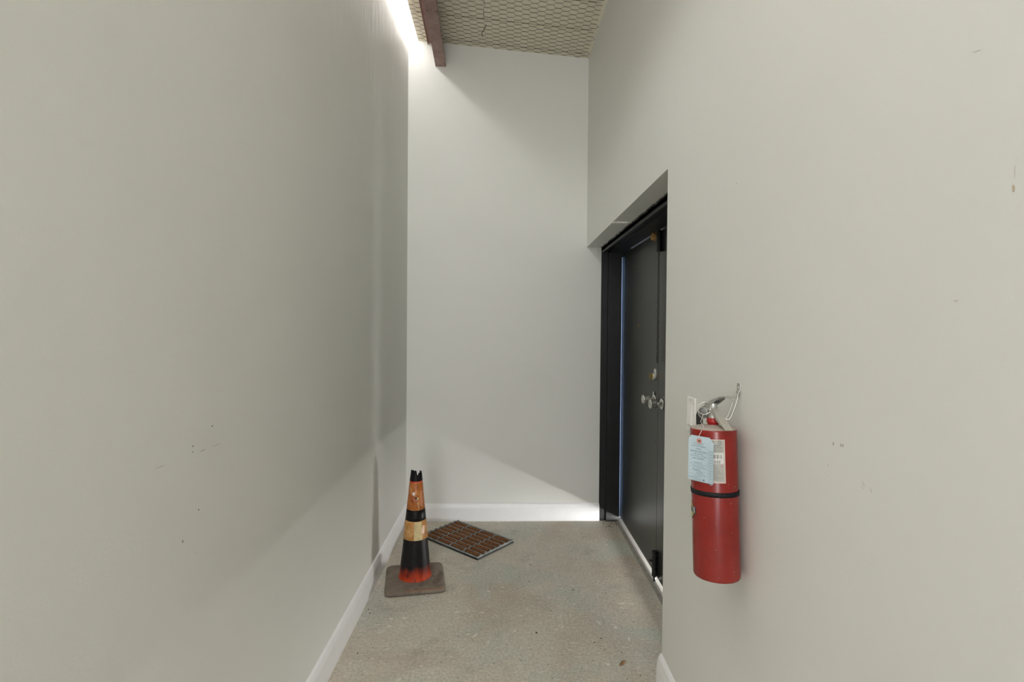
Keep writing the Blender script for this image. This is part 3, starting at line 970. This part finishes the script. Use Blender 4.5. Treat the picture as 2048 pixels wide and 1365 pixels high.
# round approval mark, a small red diamond beside it lower down
def disc_ring(ph, z, ro, ri_, mat, nm, nseg=20, start=0):
    mm = MB()
    rings = []
    for k in range(nseg + 1):
        a = 2 * PI * k / nseg + start
        f_ = lambda q: cyl(ph + math.degrees(q * math.cos(a) / RAD), z + q * math.sin(a), RAD + 0.0009)
        rings.append([f_(ro), f_(ri_)])
    mm.loft(rings, True, False, False)
    return mm.build(nm, mat, lab)
disc_ring(15, LZ0 + 0.1030, 0.0044, 0.0033, 'label_ink', 'approval_mark')
disc_ring(19.5, LZ0 + 0.0430, 0.0028, 0.0018, 'red_edge', 'hazard_diamond', 4, 0)


def text_mesh(txt, size, align='CENTER'):
    cu = bpy.data.curves.new('t', 'FONT')
    cu.body = txt
    cu.size = size
    cu.align_x = align
    cu.align_y = 'CENTER'
    cu.resolution_u = 2
    ob = bpy.data.objects.new('t', cu)
    COL.objects.link(ob)
    dg = bpy.context.evaluated_depsgraph_get()
    me_ = bpy.data.meshes.new_from_object(ob.evaluated_get(dg))
    vs_ = [v.co.copy() for v in me_.vertices]
    fs_ = [list(p.vertices) for p in me_.polygons]
    bpy.data.objects.remove(ob)
    bpy.data.curves.remove(cu)
    bpy.data.meshes.remove(me_)
    return vs_, fs_


def add_text(m_, txt, size, at, sx=1.0):
    vs_, fs_ = text_mesh(txt, size)
    i0 = len(m_.v)
    m_.v += [at(v.x * sx, v.y) for v in vs_]
    for f_ in fs_:
        m_.f.append([i0 + q for q in f_])
        m_.sm.append(False)

m = MB()
add_text(m, 'U L', 0.0040, lambda x, y: cyl(15 + math.degrees(x / RAD), LZ0 + 0.1030 + y, RAD + 0.0009), 0.9)
add_text(m, 'LISTED', 0.0022, lambda x, y: cyl(15 + math.degrees(x / RAD), LZ0 + 0.0972 + y, RAD + 0.0009))
m.build('approval_letters', 'label_ink', lab)

# maker's emblem wrapped round the left side below the strap: yellow shield, silver plate with black shade
def wrap_poly(name, mat, c_phi, c_z, pts_, r, parent):
    mm = MB()
    # fan of thin rows so the shape follows the cylinder
    ph = [c_phi + math.degrees(x / RAD) for x, _ in pts_]
    n_ = len(pts_)
    cx_ = sum(x for x, _ in pts_) / n_
    cy_ = sum(y for _, y in pts_) / n_
    for k in range(n_):
        a, b = pts_[k], pts_[(k + 1) % n_]
        def P_(x, y):
            return cyl(c_phi + math.degrees(x / RAD), c_z + y, r)
        st_ = 4
        for q in range(st_):
            t0, t1 = q / st_, (q + 1) / st_
            l0 = (cx_ + (a[0] - cx_) * t0, cy_ + (a[1] - cy_) * t0), (cx_ + (b[0] - cx_) * t0, cy_ + (b[1] - cy_) * t0)
            l1 = (cx_ + (a[0] - cx_) * t1, cy_ + (a[1] - cy_) * t1), (cx_ + (b[0] - cx_) * t1, cy_ + (b[1] - cy_) * t1)
            if t0 == 0:
                mm.face([P_(cx_, cy_), P_(*l1[0]), P_(*l1[1])], True)
            else:
                mm.face([P_(*l0[0]), P_(*l1[0]), P_(*l1[1]), P_(*l0[1])], True)
    return mm.build(name, mat, parent)

EPH, EMZ = -84, 0.166
oval = lambda a, b, n_=22: [(a * math.cos(2 * PI * k / n_), b * math.sin(2 * PI * k / n_)) for k in range(n_)]
em = wrap_poly('emblem', 'dark_ink', EPH, EMZ, [(x * 1.10 + 0.0015, y * 1.06 - 0.0008) for x, y in oval(0.022, 0.0205)], RAD + 0.0003, ex)
tag(em, 'yellow round emblem crossed by a silver plate')
wrap_poly('yellow_disc', 'yellow', EPH, EMZ, oval(0.022, 0.0205), RAD + 0.0006, em)
wrap_poly('plate_shade', 'dark_ink', EPH, EMZ + 0.003, [(-0.032, -0.0100), (0.0325, -0.0100), (0.0325, 0.0092), (-0.032, 0.0092)], RAD + 0.0009, em)
wrap_poly('plate', 'silver', EPH, EMZ + 0.0035, [(-0.030, -0.0085), (0.0295, -0.0085), (0.0295, 0.0080), (-0.030, 0.0080)], RAD + 0.0012, em)
m = MB()
for zz in (0.0024, -0.0040):
    for x0 in (-0.022, -0.014, -0.006, 0.002, 0.010, 0.017):
        for (a, b, c_, d_) in ((0, 0.0014, -0.0024, 0.0024), (0.0034, 0.0048, -0.0024, 0.0024), (0, 0.0048, 0.0012, 0.0024), (0, 0.0044, -0.0024, -0.0014)):
            p0, p1 = EPH + math.degrees((x0 + a) / RAD), EPH + math.degrees((x0 + b) / RAD)
            m.loft([[cyl(p0, EMZ + 0.0035 + zz + c_, RAD + 0.0015), cyl(p0, EMZ + 0.0035 + zz + d_, RAD + 0.0015)],
                    [cyl(p1, EMZ + 0.0035 + zz + c_, RAD + 0.0015), cyl(p1, EMZ + 0.0035 + zz + d_, RAD + 0.0015)]], False, False, False)
m.build('plate_lettering', 'dark_ink', em)
# wall hook: strap plate on the wall and a bent wire loop to the valve (stays on the wall: its own thing)
hk = empty('wall_hook', (XR, 1.352, 1.345), 'zinc wall strap with a bent wire loop holding the red extinguisher', 'hook')
hko = (XR, 1.352, 1.345)
m = strip([(XR - 0.0012, 1.352, 1.353), (XR - 0.0014, 1.352, 1.344), (XR - 0.0016, 1.352, 1.335), (XR - 0.005, 1.352, 1.328), (XR - 0.008, 1.352, 1.322)], 0.0085, 0.0012, (0, 1, 0))
m.build('wall_strap', 'metal', hk, hko, 0.0004)
MB().lathe([(0.0038, 0), (0.0030, 0.0016), (0.0003, 0.002)], (XR - 0.0026, 1.352, 1.341), (-1, 0, 0), 12).build('screw', 'chrome', hk, hko)
for s_ in (-1, 1):
    MB().tube([(XR - 0.006, 1.352 + s_ * 0.003, 1.326), (XR - 0.008, 1.352 + s_ * 0.009, 1.316), (XR - 0.016, 1.352 + s_ * 0.0100, 1.292), (XR - 0.026, 1.352 + s_ * 0.0090, 1.264),
               (XR - 0.032, 1.352 + s_ * 0.0085, 1.257), (XR - 0.050, 1.352 + s_ * 0.0080, 1.262)], 0.0022, 8).build('wire_loop', 'metal', hk, hko)

# inspection tag on its string (hangs from the extinguisher: a thing of its own)
phi_t = -28
R3 = Matrix.Rotation(-0.008, 3, 'Y') @ Matrix.Rotation(-0.075, 3, 'X')
B0 = Vector((EX, EY, EZ))
n_t = (v_ * math.cos(math.radians(phi_t)) + r_ * math.sin(math.radians(phi_t))).normalized()
s_t = Vector((0, 0, 1)).cross(n_t).normalized()
if s_t.dot(r_) < 0:
    s_t = -s_t
tc = B0 + R3 @ Vector((0, 0, 0.3090)) + n_t * (RAD + 0.0030) - s_t * 0.0025
TW, TH = 0.0350, 0.0585
tg = empty('inspection_tag', tc + V(0, 0, TH), 'pale blue card tag with a red eyelet tied to the extinguisher', 'tag')
to_ = tc + V(0, 0, TH)
up_t = (V(0, 0, 1) - n_t * 0.02).normalized()
tilt_ = 0.012
s2 = (s_t * math.cos(tilt_) + up_t * math.sin(tilt_)).normalized()
u2 = (up_t * math.cos(tilt_) - s_t * math.sin(tilt_)).normalized()


def T(x, y, lift=0.0):
    return tc + s2 * x + u2 * y + n_t * lift
outline = [(-TW, -TH), (TW, -TH), (TW, TH - 0.013), (TW - 0.011, TH), (-TW + 0.008, TH), (-TW, TH - 0.010)]
MB().prism([T(x, y) for x, y in outline], n_t * 0.0005).build('card', 'tag', tg, to_)
ec = (-0.0045, TH - 0.0125)
m = MB()
m.loft([[T(ec[0] + q * math.cos(a), ec[1] + q * math.sin(a), 0.0008) for q in (0.0072, 0.0024)] for a in [2 * PI * k / 24 for k in range(25)]], True, False, False)
m.build('eyelet', 'eyelet', tg, to_)
MB().face([T(ec[0] + 0.0026 * math.cos(a), ec[1] + 0.0026 * math.sin(a), 0.00075) for a in [2 * PI * k / 14 for k in range(14)]]).build('eyelet_hole', 'dark_ink', tg, to_)
knot = B0 + R3 @ Vector((-0.012, 0.020, 0.4180)) + n_t * 0.010
sp_ = [knot, knot + n_t * 0.014 + V(0, 0, -0.020), B0 + R3 @ (n_t * (RAD * 0.80) + Vector((0, 0, 0.3880))), B0 + R3 @ (n_t * (RAD + 0.003) + Vector((0, 0, 0.3765))), T(ec[0] - 0.001, ec[1] + 0.010, 0.0030), T(ec[0], ec[1] + 0.002, 0.0012)]
fine = []
for a, b in zip(sp_, sp_[1:]):
    fine += [a.lerp(b, t / 3) for t in range(3)]
fine.append(sp_[-1])
MB().tube(fine, 0.00075, 6).build('string', 'string', tg, to_)
at = lambda ox, oy: (lambda x, y: T(ox + x, oy + y, 0.0009))
m = MB()
cxm = -0.0060
for txt, size, oy, sx in (('DO NOT REMOVE', 0.0036, 0.0395, 1.0), ('BY ORDER OF', 0.0036, 0.0355, 1.0), ('STATE FIRE MARSHAL', 0.0036, 0.0314, 1.15),
                          ('TRIAC', 0.0058, 0.0245, 1.0), ('FIRE PROTECTION', 0.0064, 0.0175, 0.86), ('1404 OAK DR.', 0.0044, 0.0115, 1.0),
                          ('HOUSTON, TX 77040', 0.0046, 0.0060, 1.0), ('(832) 364-8730', 0.0052, -0.0002, 1.0)):
    add_text(m, txt, size, at(cxm, oy), sx)
m.build('tag_heading', 'ink', tg, to_)
m = MB()
def tbar(x0, x1, y, hgt):
    m.face([T(x0, y, 0.0009), T(x1, y, 0.0009), T(x1, y + hgt, 0.0009), T(x0, y + hgt, 0.0009)])
def tline(x0, x1, y, hgt):
    x = x0
    while x < x1:
        wd = rb.uniform(0.0015, 0.0045)
        tbar(x, min(x + wd, x1), y, hgt)
        x += wd + rb.uniform(0.0005, 0.0010)
for x0, x1, y, hgt in ((-.018, .004, -.0115, .0020), (-.030, .022, -.0150, .0012), (-.022, .012, -.0195, .0014), (-.030, .016, -.0225, .0006), (-.020, .020, -.0250, .0012),
                       (-.032, .012, -.0330, .0006), (-.010, .006, -.0355, .0012), (-.012, .008, -.0385, .0016), (-.032, .018, -.0415, .0007), (-.012, .014, -.0435, .0012),
                       (-.022, .004, -.0475, .0014), (-.034, -.008, -.0500, .0012), (-.034, .008, -.0530, .0012), (-.020, .012, -.0560, .0012), (-.020, .012, -.0590, .0012)):
    tline(x0, x1, y, hgt)
for x in (0.0205, 0.0245, 0.0345):                 # ruled column down the right edge
    tbar(x, x + 0.0005, -0.057, 0.083)
for k in range(13):
    y = 0.026 - k * 0.00692
    tbar(0.0205, 0.0350, y, 0.0004)
    tline(0.0260, 0.0335, y - 0.0045, 0.0020)
m.build('tag_small_print', 'faint_ink', tg, to_)
m = MB()
sg = [(-.022 + .022 * k / 16, -.0300 + .0020 * math.sin(k * 1.9) + .0010 * math.sin(k * .7)) for k in range(17)]
m.tube([T(x, y, 0.0008) for x, y in sg], 0.0003, 4)
m.build('signature', 'dark_ink', tg, to_)
MB().face([T(0.0100 + 0.0016 * math.cos(a), -0.0525 + 0.0019 * math.sin(a), 0.0009) for a in [2 * PI * k / 8 for k in range(8)]]).build('punch_mark', 'dark_ink', tg, to_)


# ------------------------------------------------------------------ traffic cone
CX, CY = -0.516, 2.992
cn = empty('traffic_cone', (CX, CY, 0), 'battered blackened traffic cone with amber bands and a broken tip beside the left baseboard', 'traffic cone', rot=(0, 0.006, math.radians(10.5)))


def rrect(hx, hy, r, z, n=5):
    out = []
    for sx, sy, a0 in ((1, 1, 0), (-1, 1, 90), (-1, -1, 180), (1, -1, 270)):
        for k in range(n + 1):
            a = math.radians(a0 + 90 * k / n)
            out.append(V(sx * (hx - r) + r * math.cos(a), sy * (hy - r) + r * math.sin(a), z))
    return out
H = 0.168
m = MB().loft([rrect(H - 0.006, H - 0.006, 0.030, 0.002), rrect(H, H, 0.032, 0.006), rrect(H + 0.001, H + 0.001, 0.033, 0.018), rrect(H - 0.003, H - 0.003, 0.033, 0.025),
               rrect(H - 0.012, H - 0.012, 0.034, 0.0295), rrect(H - 0.05, H - 0.05, 0.05, 0.034), rrect(0.100, 0.100, 0.085, 0.037)], True)
cb = m.build('base', 'cone_base', cn)
# worn orange lip along the front edge, and the burnt spot
m = MB().tube([(-0.060 + 0.018 * k, -H + 0.0055 + 0.0010 * math.sin(k * 2.0), 0.0258 + 0.0008 * math.sin(k * 1.3)) for k in range(13)], [0.0008] + [0.0026] * 11 + [0.0008], 6)
tag(m.build('worn_edge', m_plain('worn_orange_edge', (0.26, 0.115, 0.055), 0.8, 0, 0.3, 60), cb), 'orange rubber showing through along the front edge')
MB().face(blob((-0.100, -0.115, 0.0312), (1, 0, 0), (0, 1, 0.03), 0.010, 0.008, 9, 0.4, (0, 0, 1))).build('burn_spot', 'dark_ink', cb)
rad = lambda z: 0.0925 - 0.1020 * (z - 0.030)
prof = [(rad(0.030) + 0.006, 0.034), (rad(0.040) + 0.001, 0.040), (rad(0.05), 0.05)] + [(rad(0.05 + 0.012 * k), 0.05 + 0.012 * k) for k in range(1, 46)]
m = MB().lathe(prof, n=48, cap=False)
body = m.build('cone_body', 'cone', cn)


def collar(name, z0, z1, ex_, mat, label=None, wob=0.0):
    n = 48
    rings = []
    for q, (z, e) in enumerate(((z0, 0.0), (z0 + 0.001, ex_), (z0 + (z1 - z0) * .33, ex_), (z0 + (z1 - z0) * .66, ex_), (z1 - 0.001, ex_), (z1, 0.0))):
        ring = []
        for k in range(n):
            a = 2 * PI * k / n
            zz = z + (wob * math.sin(3 * a + z * 20) if q in (4, 5) else 0)
            r0 = rad(zz) + e
            ring.append(V(r0 * math.cos(a), r0 * math.sin(a), zz))
        rings.append(ring)
    o = MB().loft(rings, True, False).build(name, mat, cn)
    if label:
        tag(o, label)
    return o

band_a = collar('reflective_band', 0.432, 0.588, 0.0022, 'collar_a', 'stained amber reflective band, the upper one', 0.002)
collar('black_band', 0.370, 0.432, 0.0020, 'cone_black', 'black band between the reflective bands')
c2 = collar('reflective_band', 0.264, 0.371, 0.0028, 'collar_b', 'peeling gold reflective band, the lower one', 0.0)
# pale strip down the lower band where the sheet overlaps
m = MB()
a0, a1 = math.radians(-98), math.radians(-58)
m.loft([[V((rad(z) + 0.0034) * math.cos(a), (rad(z) + 0.0034) * math.sin(a), z) for z in (0.266, 0.300, 0.335, 0.368)] for a in [a0 + (a1 - a0) * k / 8 for k in range(9)]], True, False, False)
tag(m.build('sheet_overlap', 'cream', c2), 'pale cream overlap of the gold sheet')
collar('orange_edge', 0.584, 0.602, 0.0012, 'red_edge', 'strip of orange rubber below the broken tip', 0.004)
# torn white patch and a burn on the upper band
def on_band(nm, mt, ang, z, a, b, label):
    pts_ = []
    for k in range(10):
        t_ = 2 * PI * k / 10
        da, dz = a * math.cos(t_) * random.uniform(.7, 1.2), b * math.sin(t_) * random.uniform(.7, 1.2)
        r0 = rad(z + dz) + 0.0032
        pts_.append(V(r0 * math.cos(math.radians(ang) + da / r0), r0 * math.sin(math.radians(ang) + da / r0), z + dz))
    tag(MB().face(pts_).build(nm, mt, band_a), label)
on_band('torn_patch', 'string', 252, 0.527, 0.010, 0.010, 'small torn white patch')
on_band('burn_mark', 'burn', 268, 0.503, 0.008, 0.007, 'dark burnt spot')
on_band('burn_mark', 'burn', 240, 0.487, 0.005, 0.006, 'dark burnt spot')
on_band('pale_peel', 'cream', 282, 0.500, 0.007, 0.008, 'pale peeling spot')
# broken jagged tip
n = 40
rng = random.Random(5)
tops = []
for k in range(n):
    a = math.degrees(2 * PI * k / n)
    d = ((a - 285 + 180) % 360) - 180             # notch towards the front right
    d2 = ((a - 235 + 180) % 360) - 180
    h_ = 0.650 + 0.008 * math.cos(math.radians(d2)) + rng.uniform(-.003, .003)
    if abs(d) < 12:
        h_ = 0.630 + abs(d) * 0.0006
    elif 12 <= d < 70:
        h_ = 0.646 + rng.uniform(-.003, .003)
    if 45 < a < 125:
        h_ = 0.611 + rng.uniform(-.003, .003)
    tops.append(h_)
ro, ri_, rt_, rit = [], [], [], []
for k in range(n):
    a = 2 * PI * k / n
    for lst, z, dr in ((ro, 0.596, 0.003), (rt_, tops[k], 0.0015), (rit, tops[k] - 0.001, -0.0030), (ri_, 0.596, -0.0030)):
        r0 = rad(z) + dr
        lst.append(V(r0 * math.cos(a), r0 * math.sin(a), z))
mid = [a.lerp(b, 0.5) + V(0, 0, 0) for a, b in zip(ro, rt_)]
m = MB().loft([ro, mid, rt_, rit, ri_], True, False)
tag(m.build('broken_tip', 'cone_black', cn), 'jagged black broken tip')


# ------------------------------------------------------------------ door mat
MAo = V(-0.1637, 3.2545, 0)
e2a = math.radians(49.2)
ML, MW = 0.555, 0.361
ma = empty('door_mat', MAo, 'rubber door mat with brown bristle strips lying askew by the end wall', 'mat', rot=(0, 0, e2a - PI / 2))
# local frame: +y runs along the short side (away), -x along the long side


def A(a, b, z):
    return V(-a, b, z)
m = MB().hexa([A(0, 0, 0), A(0, MW, 0), A(ML, MW, 0), A(ML, 0, 0), A(0.002, 0.002, 0.0125), A(0.002, MW - 0.002, 0.0125), A(ML - 0.002, MW - 0.002, 0.0125), A(ML - 0.002, 0.002, 0.0125)])
m.build('backing', 'rubber', ma, None, 0.002)
NB, NA = 7, 4
eb, ea = 0.014, 0.014
pb = (MW - 2 * eb) / NB
pa = (ML - 2 * ea) / NA


def wave(b):
    t_ = (b - eb) / pb
    return 0.0208 + 0.0040 * math.sin(2 * PI * (t_ - 0.25))
# long plain rims
for b0 in (0.0005, MW - 0.0125):
    MB().hexa([A(0.0005, b0, 0.0120), A(0.0005, b0 + 0.012, 0.0120), A(ML - .0005, b0 + 0.012, 0.0120), A(ML - .0005, b0, 0.0120),
               A(0.001, b0 + 0.001, 0.0185), A(0.001, b0 + 0.011, 0.0185), A(ML - .001, b0 + 0.011, 0.0185), A(ML - .001, b0 + 0.001, 0.0185)]).build('rim', 'grey_rubber', ma, None, 0.001)


def wavy(a0, wd, name):
    nb = 70
    rings = []
    for k in range(nb + 1):
        b = 0.001 + (MW - 0.002) * k / nb
        z1 = wave(b)
        sh = 0.0016 * math.sin(4 * PI * k / NB)
        rings.append([A(a0 + sh, b, 0.012), A(a0 + wd + sh, b, 0.012), A(a0 + wd - 0.0018 + sh, b, z1), A(a0 + 0.0018 + sh, b, z1)])
    return MB().loft(rings, False).build(name, 'grey_rubber', ma)
for a0, wd in ((0.0005, 0.0125), (ML - 0.0130, 0.0125)):
    wavy(a0, wd, 'wavy_rim')
for k in range(1, NA):
    wavy(ea + k * pa - 0.005, 0.010, 'wavy_rib')
# bristle strips: one built, the rest copies that share its mesh
la = pa - 0.013
hb = pb * 0.31
m = MB()
rg = random.Random(9)
rings = []
for k in range(13):
    a = -la / 2 + la * k / 12
    endf = 1.0 if 0 < k < 12 else 0.75
    rings.append([V(a, hb * c_ * (1 + rg.uniform(-.06, .06)), (s_ * 0.0122 * endf + rg.uniform(-.0008, .0008)) if s_ > 0.01 else 0.0) for c_, s_ in [(math.cos(PI * q / 8), math.sin(PI * q / 8)) for q in range(9)]])
m.loft(rings, True, True)
first = None
nub = MB()
for i in range(NA):
    for j in range(NB):
        ca, cb_ = ea + (i + 0.5) * pa, eb + (j + 0.5) * pb
        mat_ = Matrix.Translation(A(ca, cb_, 0.0115)) @ Matrix.Rotation(rg.choice((0, PI)) + rg.uniform(-.02, .02), 4, 'Z') @ Matrix.Diagonal((1, 1, rg.uniform(.9, 1.12), 1))
        if first is None:
            first = m.build('bristle_strip', 'bristle', ma)
            first.matrix_local = mat_
        else:
            copy_part(first, ma, mat_)
        if j > 0:
            for q in range(13):
                a = ca - la / 2 + la * (q + 0.5) / 13
                b = eb + j * pb
                nub.box(-a - 0.0021, -a + 0.0021, b - 0.0022, b + 0.0022, 0.012, 0.0158)
tag(nub.build('rubber_nubs', 'nub', ma), 'rows of tiny dusty rubber nubs between the strips', kind='stuff')


# ------------------------------------------------------------------ crumbs and a scrap of leaf on the floor
m = MB()
Fp = [(.166, 2.482, .0055), (.474, 2.437, .0045), (.437, 2.406, .004), (.218, 3.128, .003), (.548, 2.987, .003), (.633, 2.999, .0025), (.402, 2.890, .004), (.395, 2.885, .003),
      (.175, 3.194, .004), (-.111, 2.510, .0025), (.350, 2.222, .0025), (.595, 2.176, .003), (.532, 2.154, .003), (.549, 2.332, .003), (.725, 3.532, .003), (.765, 3.294, .003),
      (.625, 3.539, .0025), (-.667, 2.772, .003), (-.707, 2.688, .004), (-.690, 2.651, .0045), (-.661, 2.326, .004), (-.603, 2.365, .003), (.255, 2.680, .003), (-.046, 3.262, .003), (-.054, 2.679, .002)]
rg = random.Random(21)
for _ in range(34):
    Fp.append((rg.uniform(.745, .86), 3.80 + rg.uniform(0, .11), rg.uniform(.0015, .0042)))
for _ in range(50):
    Fp.append((rg.uniform(-.70, .84), rg.uniform(2.1, 3.85), rg.uniform(.0010, .0022)))
for x, y, r0 in Fp:
    if (abs(x - CX) < .19 and abs(y - CY) < .19) or (-.46 < x < .10 and 3.22 < y < 3.92):
        continue
    c = V(x, y, r0 * 0.45)
    a = rg.uniform(0, PI)
    e1, e2 = V(math.cos(a), math.sin(a), 0), V(-math.sin(a), math.cos(a), 0)
    m.loft([[c + e1 * r0 * s_ * math.cos(2 * PI * k / 6) * rg.uniform(.7, 1.4) + e2 * r0 * s_ * .7 * math.sin(2 * PI * k / 6) * rg.uniform(.7, 1.2) + V(0, 0, zz * r0) for k in range(6)]
            for s_, zz in ((0.7, -.45), (1.0, -.1), (0.5, .35))], True)
db_ = m.build('floor_crumbs', 'debris', origin=(0, 3, 0))
tag(db_, 'dark crumbs of dirt scattered on the concrete and by the door jamb', 'debris', kind='stuff')
m = MB()
rings = []
for k in range(9):
    t = k / 8
    wd = 0.009 * math.sin(PI * min(max(t, .04), .96)) + 0.0005
    rings.append([V(0.520 + 0.034 * t, 2.238 + 0.030 * t - wd, 0.002 + 0.004 * math.sin(PI * t)), V(0.520 + 0.034 * t + .002, 2.238 + 0.030 * t, 0.0012 + 0.0015 * math.sin(PI * t)), V(0.520 + 0.034 * t - .002, 2.238 + 0.030 * t + wd, 0.0035 + 0.003 * math.sin(PI * t)),
                  V(0.520 + 0.034 * t, 2.238 + 0.030 * t, 0.0022 + 0.0015 * math.sin(PI * t))])
m.loft(rings, True)
tag(m.build('leaf_scrap', 'leaf', origin=(0.53, 2.25, 0)), 'small curled orange-brown leaf scrap on the floor near the right wall', 'leaf')
